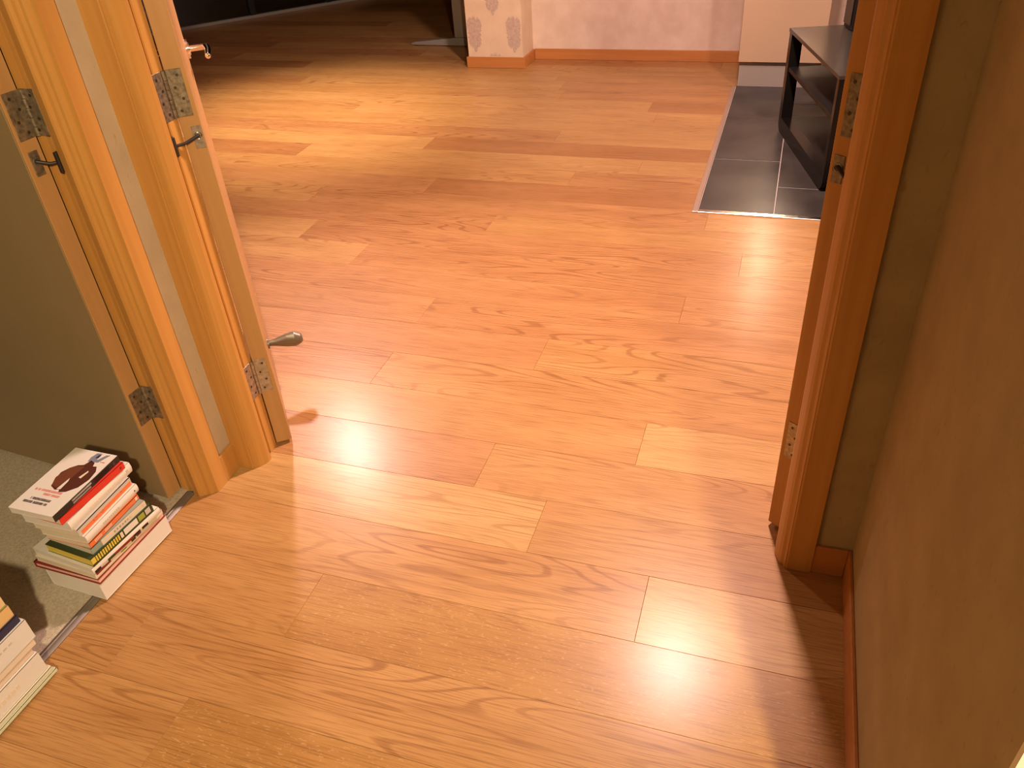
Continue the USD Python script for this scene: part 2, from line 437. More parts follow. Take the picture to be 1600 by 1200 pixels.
# ---- baseboards
BH = 0.086
bl = thing('baseboard_left', 'short beech baseboard under the wallpaper strip', 'baseboard', kind='structure')
part(bl, 'board', box(-1.376, -1.366, 1.336, 1.402, 0, 0.088, 0.0012), FRAME_WOOD)
br = thing('baseboard_right', 'beech baseboard along the right hall wall and its corner', 'baseboard', kind='structure')
part(br, 'board', box(0.264, 0.272, 0.490, 1.404, 0, BH, 0.0015), BASE_WOOD)
part(br, 'board', box(0.1825, 0.2638, 1.396, 1.404, 0, BH, 0.0015), BASE_WOOD)
bb = thing('baseboard_back', 'beech baseboard along the back wall of the living room', 'baseboard', kind='structure')
part(bb, 'board', box(-1.768, -0.315, 5.818, 5.832, 0, 0.072, 0.002), BASE_WOOD)
bp = thing('baseboard_pillar', 'beech baseboard wrapped around the projecting wall end', 'baseboard', kind='structure')
part(bp, 'board', box(-2.199, -1.768, 5.571, 5.585, 0, 0.072, 0.002), BASE_WOOD)
part(bp, 'board', box(-1.782, -1.768, 5.585, 5.818, 0, 0.072, 0.002), BASE_WOOD)
part(bp, 'board', box(-2.199, -2.185, 5.585, 5.90, 0, 0.072, 0.002), BASE_WOOD)

# ---- door frames
H1 = 2.06
t1 = thing('trim_1', 'moulded beech door casing at the carpeted room', 'door frame', kind='structure')
prof = [(-1.432, 1.268), (-1.408, 1.260), (-1.403, 1.262), (-1.399, 1.268), (-1.393, 1.270), (-1.389, 1.276), (-1.383, 1.277), (-1.378, 1.280), (-1.374, 1.287), (-1.366, 1.290), (-1.366, 1.336), (-1.376, 1.336), (-1.376, 1.300), (-1.432, 1.300)]
part(t1, 'casing', prism(prof, 0, H1), FRAME_WOOD, smooth=False)
part(t1, 'jamb', prism([(-1.476, 1.2735), (-1.450, 1.2725), (-1.450, 1.284), (-1.441, 1.284), (-1.441, 1.2740), (-1.432, 1.2740), (-1.432, 1.300), (-1.476, 1.300)], 0, H1), FRAME_WOOD, smooth=False)
part(t1, 'casing', box(-1.432, -1.366, 0.17, 0.245, 0, H1, 0.003), FRAME_WOOD)
part(t1, 'jamb', box(-1.476, -1.432, 0.24, 0.26, 0, H1), FRAME_WOOD)
part(t1, 'head', box(-1.476, -1.366, 0.17, 1.336, H1, H1 + 0.07, 0.003), FRAME_WOOD)

t2 = thing('trim_2', 'moulded beech casing of the wide double doorway', 'door frame', kind='structure')
CAS = [(-1.3765, 1.405), (-1.3765, 1.3995), (-1.366, 1.399), (-1.324, 1.399), (-1.3215, 1.4015), (-1.319, 1.4015), (-1.315, 1.409), (-1.308, 1.413), (-1.303, 1.421), (-1.299, 1.431), (-1.2955, 1.440), (-1.2950, 1.4515), (-1.2985, 1.455), (-1.345, 1.455), (-1.345, 1.405)]
JMB = [(-1.345, 1.455), (-1.320, 1.455), (-1.320, 1.475), (-1.311, 1.477), (-1.311, 1.507), (-1.345, 1.507)]
mir = lambda pts, dy=0.0: [(-1.184 - x, y + dy) for x, y in reversed(pts)]
part(t2, 'casing', prism(CAS, 0, 2.04), FRAME_WOOD, 'left casing', smooth=False)
part(t2, 'jamb', prism(JMB, 0, 2.04), FRAME_WOOD, smooth=False)
part(t2, 'casing', prism(mir(CAS, -0.006), 0, 2.04), FRAME_WOOD, 'right casing, in shade', smooth=False)
part(t2, 'jamb', prism(mir(JMB, -0.004), 0, 2.04), FRAME_WOOD, smooth=False)
part(t2, 'head', box(-1.366, 0.182, 1.399, 1.497, 2.04, 2.11, 0.003), FRAME_WOOD)
part(t2, 'casing', box(-1.40, -1.345, 1.497, 1.508, 0, 2.10, 0.002), FRAME_WOOD)
part(t2, 'casing', box(0.161, 0.216, 1.497, 1.508, 0, 2.10, 0.002), FRAME_WOOD)

# ---- carpet and threshold
car = part(None, 'carpet', box(-4.0, -1.452, -2.45, 1.404, -0.012, 0.004), CARPET)
tag(car, 'grey-beige fitted carpet in the room at the left', 'carpet', kind='structure')
st = thing('trim_3', 'dull metal threshold strip between carpet and plank floor', 'threshold strip', kind='structure')
poly = sg.Polygon([(-1.455, -0.002), (-1.453, 0.0050), (-1.446, 0.0062), (-1.444, 0.0045), (-1.442, 0.0062), (-1.436, 0.0050), (-1.430, 0.0008), (-1.430, -0.002)])
part(st, 'strip', put(prism(poly, 0, 1.008), frame_map((0, 1.268, 0), (1, 0, 0), (0, 0, 1), (0, -1, 0))), STRIP)

# ================================================================ DOORS
def hinge(door, name_z, plate_a, plate_b, knuckle, mats):
    """plate_a/plate_b: (origin xy, direction xy along the width, outward normal xy, width); knuckle xy"""
    z0, z1 = name_z
    ms, sc = [], []
    for (o, d, n, w) in (plate_a, plate_b):
        o, d, n = np.array(o, float), np.array(d, float), np.array(n, float)
        d /= np.linalg.norm(d); n /= np.linalg.norm(n)
        M = frame_map((o[0], o[1], z0), (d[0], d[1], 0), (n[0], n[1], 0), (0, 0, 1))
        if np.linalg.det(M[:3, :3]) < 0:
            b = box(0, w, -0.001, 0.0016, 0, z1 - z0, 0.0006); b.invert()
        else:
            b = box(0, w, -0.001, 0.0016, 0, z1 - z0, 0.0006)
        ms.append(put(b, M))
        for i, (fx, fz) in enumerate(((0.35, 0.13), (0.68, 0.38), (0.35, 0.62), (0.68, 0.87))):
            c = np.array([*(o + d * w * fx), z0 + (z1 - z0) * fz])
            nn = np.array([n[0], n[1], 0])
            sc.append(cyl(c + nn * 0.0012, c + nn * 0.0022, 0.0033, 12))
    n = 5
    for i in range(n):
        a = z0 + (z1 - z0) * i / n
        ms.append(cyl((knuckle[0], knuckle[1], a + 0.0004), (knuckle[0], knuckle[1], a + (z1 - z0) / n - 0.0004), 0.0052, 16))
    h = part(door, 'hinge', ms, mats[0])
    for s in sc:
        part(h, 'screw', s, mats[1], smooth=False)
    return h


# door 1: leaf opened into the carpeted room
th1 = math.atan2(0.087, -0.996)
u1 = np.array([-0.9962, 0.0868]); w1 = np.array([0.0868, 0.9962])      # along leaf, through thickness
A1 = np.array([-1.4745, 1.2225])
d1 = thing('door_1', 'pale door leaf standing open into the carpeted room at the left', 'door', (A1[0], A1[1], 0), th1, kind='structure')
M1 = frame_map((A1[0], A1[1], 0), (u1[0], u1[1], 0), (w1[0], w1[1], 0), (0, 0, 1))


def flip_put(b, M):
    b = put(b, M)
    if np.linalg.det(M[:3, :3]) < 0:
        b.invert()
    return b


part(d1, 'leaf', flip_put(box(0.006, 0.80, 0.0, 0.045, 0.012, 2.03, 0.001), M1), LEAF_FACE)
part(d1, 'edge_band', flip_put(box(0.0, 0.006, 0.0, 0.045, 0.012, 2.03, 0.001), M1), EDGE_WOOD, 'orange wood edge band of the leaf')
E1 = A1
kn = A1 + w1 * 0.049 - u1 * 0.004
for zz in ((1.005, 1.100), (0.262, 0.362)):
    hinge(d1, zz, (A1 + w1 * 0.046, -w1, -u1, 0.040), ((-1.4700, 1.2724), (1, 0.0), (0, -1), 0.034), kn, (DULL, SCREW))
# hinge-side bolt: plate in the leaf edge, pin and keeper on the jamb
def hinge_bolt(door, o, along, out, z, keeper, kn_dir, mats, hole=True):
    o, along, out = (np.array(a, float) for a in (o, along, out))
    M = frame_map((o[0], o[1], z), (along[0], along[1], 0), (out[0], out[1], 0), (0, 0, 1))
    b = part(door, 'hinge_bolt', flip_put(box(-0.011, 0.011, -0.001, 0.0018, -0.026, 0.026, 0.0006), M), mats[0])
    p0 = np.array([*o, z + 0.004]) + np.array([out[0], out[1], 0]) * 0.002
    p1 = np.array([keeper[0], keeper[1], z - 0.004])
    part(b, 'pin', tubes([p0, p0 + (p1 - p0) * 0.55 + (0, 0, -0.004), p1], [0.0042, 0.0034, 0.0036]), mats[1])
    part(b, 'socket_ring', trimesh.creation.torus(0.0075, 0.0016, 20, 8).apply_transform(
        trimesh.geometry.align_vectors([0, 0, 1], [out[0], out[1], 0])).apply_translation(p0), mats[2])
    kd = np.array(kn_dir, float)
    Mk = frame_map((keeper[0], keeper[1], z - 0.004), (kd[0], kd[1], 0), (-kd[1], kd[0], 0), (0, 0, 1))
    part(b, 'keeper', flip_put(box(-0.004, 0.004, -0.007, 0.007, -0.022, 0.022, 0.001), Mk), mats[1])
    return b


hinge_bolt(d1, A1 + w1 * 0.022, w1, -u1, 0.955, (-1.437, 1.270), (1, 0), (DULL, BLACKMETAL, DULL))

# door 2: left leaf of the double door, folded back into the living room
u2 = np.array([-0.618, 0.786]); u2 /= np.linalg.norm(u2)
w2 = np.array([u2[1], -u2[0]])                                            # across the edge, towards the opening
B2 = np.array([-1.2735, 1.5365])
A2 = B2 - 0.045 * w2
d2 = thing('door_2', 'left beech leaf of the double door folded back into the living room', 'door', (A2[0], A2[1], 0), math.atan2(u2[1], u2[0]), kind='structure')
M2 = frame_map((A2[0], A2[1], 0), (u2[0], u2[1], 0), (w2[0], w2[1], 0), (0, 0, 1))
part(d2, 'leaf', flip_put(box(0, 0.69, 0.0, 0.045, 0.011, 2.03, 0.0012), M2), EDGE_WOOD)
k2 = A2 - u2 * 0.004 - w2 * 0.004
for zz, mt in (((0.972, 1.076), DULL), ((0.198, 0.305), STEEL)):
    hinge(d2, zz, (A2 + w2 * 0.001, w2, -u2, 0.033), ((-1.311, 1.497), (0.0, -1), (1, 0), 0.030), k2, (mt, SCREW))
hinge_bolt(d2, A2 + w2 * 0.031, w2, -u2, 0.922, (-1.312, 1.470), (0, 1), (STEEL, BLACKMETAL, CHROME))
# lever handle near the free edge
def lever(door, o, along, out, z, sgn, mats):
    o, along, out = (np.array([a[0], a[1], 0.0]) for a in (o, along, out))
    P = o + (0, 0, z)
    h = part(door, 'lever_handle', tubes([P + out * 0.008, P + out * 0.050, P + out * 0.056 + along * sgn * 0.010, P + out * 0.058 + along * sgn * 0.055 + (0, 0, -0.001), P + out * 0.054 + along * sgn * 0.112 + (0, 0, -0.003)],
                                         [0.009, 0.0088, 0.0098, 0.0088, 0.0080]), mats[0])
    part(h, 'rosette', [cyl(P, P + out * 0.008, 0.0265, 32), cyl(P + out * 0.008, P + out * 0.011, 0.0175, 32)], mats[0])
    return h


lever(d2, B2 + u2 * 0.625, u2, w2, 0.990, -1, (CHROME,))
lever(d2, A2 + u2 * 0.625, u2, -w2, 0.990, -1, (CHROME,))
# kick-down holder low on the leaf
P = np.array([*(B2 + u2 * 0.300), 0.172])
W = np.array([w2[0], w2[1], 0.0])
U = np.array([u2[0], u2[1], 0.0])
import manifold3d as m3
def hullpts(pts):
    return trimesh.convex.convex_hull(np.array(pts))


arm = []
sect = [(0.004, 0.009, 0.006), (0.022, 0.012, 0.008), (0.060, 0.023, 0.014), (0.085, 0.026, 0.017), (0.103, 0.017, 0.014), (0.109, 0.010, 0.010)]
pieces = []
for (a, ha, wa), (b_, hb, wb_) in zip(sect[:-1], sect[1:]):
    pts = []
    for (d, h, w) in ((a, ha, wa), (b_, hb, wb_)):
        for t in np.linspace(0, 2 * math.pi, 12, endpoint=False):
            pts.append(P + W * d + U * w * math.cos(t) + np.array([0, 0, 1]) * (h * math.sin(t) - d * 0.05))
    pieces.append(hullpts(pts))
hold = part(d2, 'door_holder', pieces, PEWTER, 'dull grey kick-down holder low on the leaf')
part(hold, 'base_plate', cyl(P, P + W * 0.005, 0.016, 24), PEWTER)

# door 3: right leaf, folded back on the other side
c3 = lambda p: np.array([-1.184 - p[0], p[1] - 0.006])
A3, B3 = c3(A2), c3(B2)
u3, w3 = np.array([-u2[0], u2[1]]), np.array([-w2[0], w2[1]])
u3 = np.array([0.56, 0.828]); w3 = np.array([-u3[1], u3[0]]); A3 = B3 - 0.045 * w3
d3 = thing('door_3', 'right beech leaf of the double door, only its shaded hinge edge showing', 'door', (A3[0], A3[1], 0), math.atan2(u3[1], u3[0]), kind='structure')
M3 = frame_map((A3[0], A3[1], 0), (u3[0], u3[1], 0), (w3[0], w3[1], 0), (0, 0, 1))
part(d3, 'leaf', flip_put(box(0, 0.69, 0.0, 0.045, 0.011, 2.03, 0.0012), M3), FRAME_WOOD)
k3 = A3 - u3 * 0.004 - w3 * 0.004
for zz, mt in (((0.985, 1.095), DULL), ((0.235, 0.335), STEEL)):
    hinge(d3, zz, (A3 + w3 * 0.001, w3, -u3, 0.033), ((0.127, 1.489), (0.0, -1), (-1, 0), 0.030), k3, (mt, SCREW))
hinge_bolt(d3, A3 + w3 * 0.027, w3, -u3, 0.925, (0.128, 1.466), (0, 1), (DULL, BLACKMETAL, DULL))
lever(d3, B3 + u3 * 0.625, u3, w3, 0.990, -1, (CHROME,))

# ---- bay window of dark glass, far left
wa, wb2 = np.array([-5.95, 5.98]), np.array([-3.45, 8.85])
dv = (wb2 - wa) / np.linalg.norm(wb2 - wa); nv = np.array([-dv[1], dv[0]])
win = thing('window_1', 'dark glazed doors with night outside at the far left of the living room', 'window', (wa[0], wa[1], 0), math.atan2(dv[1], dv[0]), kind='structure')
Mw = frame_map((wa[0], wa[1], 0), (dv[0], dv[1], 0), (nv[0], nv[1], 0), (0, 0, 1))
Lw = float(np.linalg.norm(wb2 - wa))
part(win, 'bottom_rail', flip_put(box(0, Lw, -0.02, 0.05, 0, 0.028, 0.003), Mw), GREYMETAL)
part(win, 'top_rail', flip_put(box(0, Lw, -0.02, 0.05, 2.30, 2.36, 0.003), Mw), SATIN_BLACK)
npan = 5
for i in range(npan + 1):
    x = Lw * i / npan
    part(win, 'stile', flip_put(box(x - 0.03, x + 0.03, -0.015, 0.045, 0.028, 2.30, 0.003), Mw), SATIN_BLACK)
    if i < npan:
        part(win, 'pane', flip_put(box(x + 0.03, x + Lw / npan - 0.03, 0.012, 0.020, 0.028, 2.30), Mw), NIGHT)

# ================================================================ LIVING ROOM
# ---- slate hearth with metal trims
hz = 0.004
he = thing('hearth', 'dark slate tiled hearth set into the plank floor with a metal edge', 'hearth', (0.3, 4.3, 0), kind='structure')
part(he, 'grout_bed', box(-0.312, 1.39, 3.390, 5.27, -0.012, 0.0018), GROUT)


def tile(x0, x1, y0, y1):
    part(he, 'tile', box(x0 + 0.0022, x1 - 0.0022, y0 + 0.0022, y1 - 0.0022, -0.01, hz, 0.0012), SLATE)


xs = [-0.312, 0.008, 0.33, 0.65, 0.97, 1.29, 1.39]
for c in range(len(xs) - 1):
    off = 0.0 if c % 2 == 0 else 0.3
    ys = [3.390] + [y for y in np.arange(3.390 + (0.622 if not off else 0.302), 5.26, 0.622)] + [5.27]
    for a, b in zip(ys[:-1], ys[1:]):
        tile(xs[c], xs[c + 1], a, b)
part(he, 'side_trim', box(-0.336, -0.312, 3.362, 5.27, -0.012, 0.0065, 0.002), BRONZE, 'bronze coloured edge strip')
part(he, 'front_trim', box(-0.312, 1.39, 3.362, 3.390, -0.012, 0.0065, 0.002), TRIM_STEEL, 'bright steel edge strip')

# ---- tall cream cabinet on a plinth
cab = thing('cabinet', 'tall cream lacquered cabinet on a grey plinth behind the hearth', 'cabinet', (-0.07, 5.54, 0))
part(cab, 'plinth', box(-0.305, 0.165, 5.272, 5.83, 0, 0.145), PLINTH, 'grey recessed plinth')
part(cab, 'body', box(-0.313, 0.172, 5.262, 5.83, 0.148, 2.20, 0.002), LACQUER)
part(cab, 'door', box(-0.311, 0.170, 5.240, 5.260, 0.152, 1.10, 0.002), LACQUER)
part(cab, 'door', box(-0.311, 0.170, 5.240, 5.260, 1.104, 2.196, 0.002), LACQUER)

# ---- wall lamp on the cabinet front (above the picture, its glow is mirrored in the floor)
wlm = thing('wall_lamp', 'slim upright tube lamp fixed on the cabinet front above the picture', 'lamp', (-0.045, 5.24, 0.85))
part(wlm, 'back_plate', box(-0.075, -0.015, 5.222, 5.240, 0.84, 1.60, 0.003), TRIM_STEEL)
part(wlm, 'tube', cyl((-0.045, 5.168, 0.86), (-0.045, 5.168, 1.58), 0.032), BULB, 'glowing lamp tube')
for zc in (0.85, 1.58):
    part(wlm, 'bracket', box(-0.080, -0.010, 5.134, 5.224, zc, zc + 0.012, 0.002), TRIM_STEEL)

# ---- black media unit
dS = np.array([0.2605, -0.9655]); nS = np.array([0.9655, 0.2605])
O = np.array([-0.001, 4.384]) - dS * 0.112
Ls, Ds, Hs = 0.865, 0.42, 0.512
ms_ = thing('media_unit', 'glossy black low media unit with an open shelf standing on the slate hearth', 'media unit', (O[0], O[1], 0), math.atan2(dS[1], dS[0]))
MS = frame_map((O[0], O[1], hz), (dS[0], dS[1], 0), (nS[0], nS[1], 0), (0, 0, 1))
Hs -= hz
outer = sg.box(0, 0, Ls, Hs)
rr = 0.055
outer = sg.Polygon([(0, Hs), (0, rr)] + [(rr - rr * math.cos(t), rr - rr * math.sin(t)) for t in np.linspace(0, math.pi / 2, 8)[1:]] +
                   [(Ls - rr + rr * math.sin(t), rr - rr * math.cos(t)) for t in np.linspace(0, math.pi / 2, 8)] + [(Ls, Hs)])
inner = sg.box(0.046, 0.075, Ls - 0.030, Hs - 0.02)
ring = outer.difference(inner).intersection(sg.box(-1, -1, 9, Hs - 0.018))
Mring = frame_map((O[0], O[1], hz), (dS[0], dS[1], 0), (0, 0, 1), (nS[0], nS[1], 0))
part(ms_, 'frame', flip_put(prism(ring, 0, 0.055), Mring), GLOSS_BLACK)
part(ms_, 'frame', flip_put(put(prism(ring, 0, 0.055), trimesh.transformations.translation_matrix((0, 0, Ds - 0.055))), Mring), GLOSS_BLACK)
part(ms_, 'top', flip_put(box(-0.002, Ls + 0.002, -0.004, Ds, Hs - 0.018, Hs, 0.002), MS), SMOKE_TOP, 'glossy smoked top board')
part(ms_, 'shelf', flip_put(box(0.046, Ls - 0.030, 0.004, Ds - 0.004, 0.312, 0.332, 0.0015), MS), SATIN_BLACK)
part(ms_, 'bottom_board', flip_put(box(0.046, Ls - 0.030, 0.056, Ds - 0.056, 0.045, 0.073, 0.0015), MS), SATIN_BLACK)
part(ms_, 'back_panel', flip_put(box(0.046, Ls - 0.030, Ds - 0.070, Ds - 0.058, 0.073, 0.312), MS), SATIN_BLACK)
# ---- speaker on it
q = O + dS * 0.02 + nS * 0.245
sp = thing('speaker', 'slim black upright speaker standing on the media unit', 'speaker', (q[0], q[1], Hs + hz), math.atan2(dS[1], dS[0]))
Msp = frame_map((q[0], q[1], Hs + hz), (dS[0], dS[1], 0), (nS[0], nS[1], 0), (0, 0, 1))
part(sp, 'body', flip_put(box(0, 0.12, 0.006, 0.15, 0.0, 0.42, 0.004), Msp), SATIN_BLACK)
part(sp, 'grille', flip_put(box(0.006, 0.114, 0.0, 0.006, 0.02, 0.41, 0.002), Msp), GLOSS_BLACK)

# ---- desk with T-foot beside the pillar
dk = thing('desk', 'grey metal desk with a tapered T-foot half hidden behind the damask pillar', 'desk', (-2.40, 6.19, 0))
fy = 6.19
def foot(yc):
    pts = []
    for (x, hw, zt) in ((-2.895, 0.014, 0.016), (-2.86, 0.022, 0.026), (-2.52, 0.036, 0.060), (-2.36, 0.036, 0.060), (-2.05, 0.022, 0.026), (-2.02, 0.014, 0.016)):
        for s in (-1, 1):
            pts += [(x, yc + s * hw, 0.006), (x, yc + s * hw * 0.8, zt)]
    return hullpts(pts)


for yc in (fy, 7.45):
    part(dk, 'foot', foot(yc), GREYMETAL)
    part(dk, 'post', box(-2.520, -2.395, yc - 0.022, yc + 0.022, 0.058, 0.70, 0.006), GREYMETAL)
    part(dk, 'glide', cyl((-2.868, yc, 0), (-2.868, yc, 0.008), 0.016), SATIN_BLACK)
    part(dk, 'glide', cyl((-2.05, yc, 0), (-2.05, yc, 0.008), 0.016), SATIN_BLACK)
part(dk, 'tabletop', box(-2.92, -2.02, 6.05, 7.60, 0.70, 0.725, 0.003), DESKTOP)
part(dk, 'modesty_panel', box(-2.47, -2.445, 6.212, 7.43, 0.25, 0.70), GREYMETAL)

# ---- lamps' fittings
for (x, y, lab) in ((-2.85, 4.35, 'recessed ceiling downlight over the bright floor pool near the dark glazed doors'), (-2.75, 3.98, 'recessed ceiling downlight turned towards the doorway, next to the one over the bright floor pool'), (-0.2, 2.75, 'recessed ceiling downlight over the floor in front of the slate hearth')):
    dl = thing('downlight', lab, 'ceiling light', (x, y, CEIL), group='ceiling downlights')
    ring = trimesh.creation.annulus(r_min=0.055, r_max=0.075, height=0.008, sections=40)
    ring.apply_translation([x, y, CEIL - 0.004])
    part(dl, 'trim_ring', ring, TRIM_STEEL)
sl = thing('spot_lamp', 'ceiling spot turned towards the back wall of the living room', 'ceiling light', (0.45, 3.35, CEIL))
part(sl, 'base', cyl((0.45, 3.35, CEIL - 0.02), (0.45, 3.35, CEIL), 0.045), TRIM_STEEL)
part(sl, 'stem', cyl((0.45, 3.35, CEIL - 0.085), (0.45, 3.35, CEIL - 0.02), 0.008), TRIM_STEEL)
hl = thing('hall_lamp', 'ceiling lamp of the hall behind the photographer', 'ceiling light', (0.78, -1.10, CEIL))
part(hl, 'canopy', cyl((0.78, -1.10, CEIL - 0.03), (0.78, -1.10, CEIL), 0.06), TRIM_STEEL)
part(hl, 'stem', cyl((0.78, -1.10, CEIL - 0.12), (0.78, -1.10, CEIL - 0.03), 0.01), TRIM_STEEL)

# ================================================================ BOOKS
COL = {}


def ink(name, c, rough=0.45):
    if name not in COL:
        COL[name] = plain('print_' + name, c, rough)
    return COL[name]


def pages_mat(name, c):
    if name in COL:
        return COL[name]
    nodes = {'g': ('geometry', {}), 'm': ('mapping', {'scale': (3, 3, 2200)}), 'n': ('noise_texture', {'scale': 1.0, 'detail': 1.0}),
             'r': ('rgb_ramp', {'ramp': [(0.3, [x * 0.80 for x in c]), (0.65, c)]}), 'p': ('principled_bsdf', {'roughness': 0.8, 'specular_ior_level': 0.2})}
    COL[name] = usdkit.material(stage, LK + 'pages_' + name, nodes, [('g.position', 'm.vector'), ('m.vector', 'n.vector'), ('n.fac', 'r.fac'), ('r.color', 'p.base_color')], surface='p.BSDF')
    return COL[name]


def book(label, group, nr, fr, z0, t, width, cover, pages, spine='right', prints=(), board=0.0012, bow=0.0, lip=0.0):
    """nr/fr: near-right and far-right corner (x, y) of the book; the right face (towards the hall) is the spine or the fore edge.
    prints: (name, s0, s1, v0, v1, ink) bands on the right face, s along it from near to far, v from bottom to top (0..1)."""
    nr, fr = np.array(nr, float), np.array(fr, float)
    d = fr - nr
    L = float(np.linalg.norm(d)); d /= L
    n = np.array([-d[1], d[0]])                       # towards the left (into the room)
    if n[0] > 0: n = -n
    b = thing('book', label, 'book', (nr[0], nr[1], z0), math.atan2(d[1], d[0]), group=group)
    M = frame_map((nr[0], nr[1], z0), (d[0], d[1], 0), (n[0], n[1], 0), (0, 0, 1))   # x along right face, y to the left, z up
    t = t - 0.0004
    cs = []
    cs.append(box(0, L, 0, width, 0, board)); cs.append(box(0, L, 0, width, t - board, t))
    if spine == 'right':
        k = 7
        pr = [(-bow * math.sin(math.pi * i / (k - 1)), t * i / (k - 1)) for i in range(k)] + [(board, t), (board, 0)]
        sm = put(prism(sg.Polygon(pr).buffer(0), 0, L), frame_map((0, 0, 0), (0, 1, 0), (0, 0, 1), (1, 0, 0)))
        cs.append(sm)
        py0, py1 = board, width - 0.001 - lip
    elif spine == 'left':
        cs.append(box(0, L, width - board, width, 0, t))
        py0, py1 = 0.0006 + lip, width - board
    cv = part(b, 'cover', [flip_put(c, M) for c in cs], cover, smooth=False)
    part(b, 'page_block', flip_put(box(0.0006 + lip, L - 0.0006 - lip, py0, py1, board, t - board), M), pages)
    for (nm, s0, s1, v0, v1, mt) in prints:
        off = -(bow * math.sin(math.pi * (v0 + v1) / 2)) if spine == 'right' else 0
        part(cv, nm, flip_put(box(s0 * L, s1 * L, off - 0.0004, off + 0.0002, v0 * t, v1 * t), M), mt, smooth=False)
    return b, M, L, t


white = ink('white', (0.72, 0.67, 0.60)); cream = ink('cream', (0.70, 0.61, 0.46)); red = ink('red', (0.62, 0.035, 0.02)); black = ink('black', (0.018, 0.014, 0.012))
orange = ink('orange', (0.75, 0.17, 0.05)); navy = ink('navy', (0.03, 0.03, 0.07)); teal = ink('teal', (0.27, 0.32, 0.26)); dgreen = ink('dark_green', (0.035, 0.05, 0.015))
yellow = ink('yellow', (0.66, 0.52, 0.07)); dred = ink('dark_red', (0.22, 0.02, 0.016)); pinkish = ink('pink', (0.78, 0.50, 0.40)); grey = ink('grey', (0.52, 0.47, 0.40))
lgreen = ink('leaf_green', (0.30, 0.33, 0.06)); brown = ink('bust_brown', (0.085, 0.022, 0.014)); bluegrey = ink('blue_grey', (0.20, 0.21, 0.26)); rose = ink('rose', (0.55, 0.17, 0.14)); brown2 = ink('bust_brown_light', (0.15, 0.045, 0.022))
pw, pc, pp, py = pages_mat('white', (0.72, 0.67, 0.59)), pages_mat('cream', (0.70, 0.60, 0.44)), pages_mat('pink', (0.80, 0.55, 0.44)), pages_mat('yellow', (0.66, 0.47, 0.22))
ST = 'books in the taller-looking stack beside the open door'
rg = lambda n, a, b, v0, v1, mt, wd=0.6, pre='print': [(pre, a + (b - a) * i / n, a + (b - a) * (i + wd) / n, v0, v1, mt) for i in range(n)]
Z0 = 0.0066
T = [.0545, .018, .017, .019, .024, .018, .016, .023, .023, .029, .019, .017]
NR = [(-1.406, .887), (-1.403, .889), (-1.405, .889), (-1.405, .888), (-1.403, .896), (-1.408, .911), (-1.408, .914), (-1.410, .914), (-1.418, .910), (-1.426, .904), (-1.430, .894), (-1.431, .884)]
FR = [(-1.396, 1.126), (-1.396, 1.124), (-1.391, 1.117), (-1.383, 1.105), (-1.385, 1.091), (-1.392, 1.083), (-1.408, 1.085), (-1.413, 1.097), (-1.421, 1.094), (-1.428, 1.115), (-1.421, 1.095), (-1.430, 1.097)]
SPEC = [
    ('thick white paperback at the bottom of the stack by the open door', .168, white, pw, 'left', [], {'bow': 0}),
    ('thin dark red hardback directly on the thick white bottom book', .200, dred, pp, 'left', [], {'board': 0.0028, 'lip': 0.002}),
    ('cream paperback with small red and green spine print above the dark red hardback', .190, cream, pc, 'right', [('print', .02, .22, .55, .95, dred), ('print', .36, .44, .30, .60, lgreen), ('print', .52, .58, .35, .80, dgreen), ('print', .60, .66, .4, .8, dred)], {}),
    ('pale book with a black and dark red picture band low on its spine', .195, white, pw, 'right', [('print', .02, .10, .05, .5, black), ('print', .13, .20, .05, .45, grey), ('print', .20, .30, .05, .5, dgreen), ('print', .30, .58, .05, .5, dred), ('print', .58, .68, .05, .5, black), ('print', .71, .80, .05, .5, black)], {'bow': 0.002}),
    ('dark green paperback with slanted yellow spine lettering', .148, dgreen, py, 'right',
     [('print', .0, .06, .3, .98, yellow)] + [x for i in range(11) for x in [('letter', .07 + .035 * i, .07 + .035 * i + .022, .25, .95, yellow)]] + [('print', .46, .50, .25, .95, cream), ('print', .52, .74, .25, .98, white), ('print', .76, .86, .25, .95, lgreen), ('print', .88, .96, .25, .95, grey)], {}),
    ('grey-green paperback with a cream spine and a teal end', .140, teal, pc, 'right', [('print', .18, 1.0, .0, 1.0, cream), ('print', .92, .96, .35, .65, rose)] + rg(7, .40, .74, .35, .65, grey), {}),
    ('orange paperback with pale spine lettering in the middle of the stack', .128, orange, pc, 'right', rg(6, .10, .24, .25, .75, cream, .5, 'letter') + rg(6, .30, .44, .25, .75, cream, .5, 'letter') + [('logo', .93, .97, .2, .8, cream)], {}),
    ('white paperback with one tiny black dot on its spine', .132, white, pc, 'right', [('logo', .918, .936, .42, .58, black)] + rg(9, .30, .62, .40, .60, grey), {'bow': 0.0025}),
    ('pale grey paperback with a broad orange stripe along its spine', .130, grey, pc, 'right', [('print', .05, .985, .0, .52, orange), ('print', .0, 1.0, .93, 1.0, navy)] + rg(4, .26, .34, .20, .45, cream, .5, 'letter') + rg(3, .40, .46, .2, .45, cream, .5, 'letter') + [('letter', .78, .80, .2, .45, cream)], {}),
    ('thick white paperback with a small round emblem near the spine end', .135, white, pw, 'right', [('logo', .905, .935, .38, .62, grey)] + rg(12, .30, .74, .42, .58, cream), {'bow': 0.003}),
    ('bright red spined paperback just under the top book', .130, red, pc, 'right', [('logo', .93, .955, .3, .7, dred)], {}),
]
zz = Z0
for i, (lab, w, cv, pg, sp_, prn, kw) in enumerate(SPEC):
    book(lab, ST, NR[i], FR[i], zz, T[i], w, cv, pg, sp_, prn, **kw)
    zz += T[i]
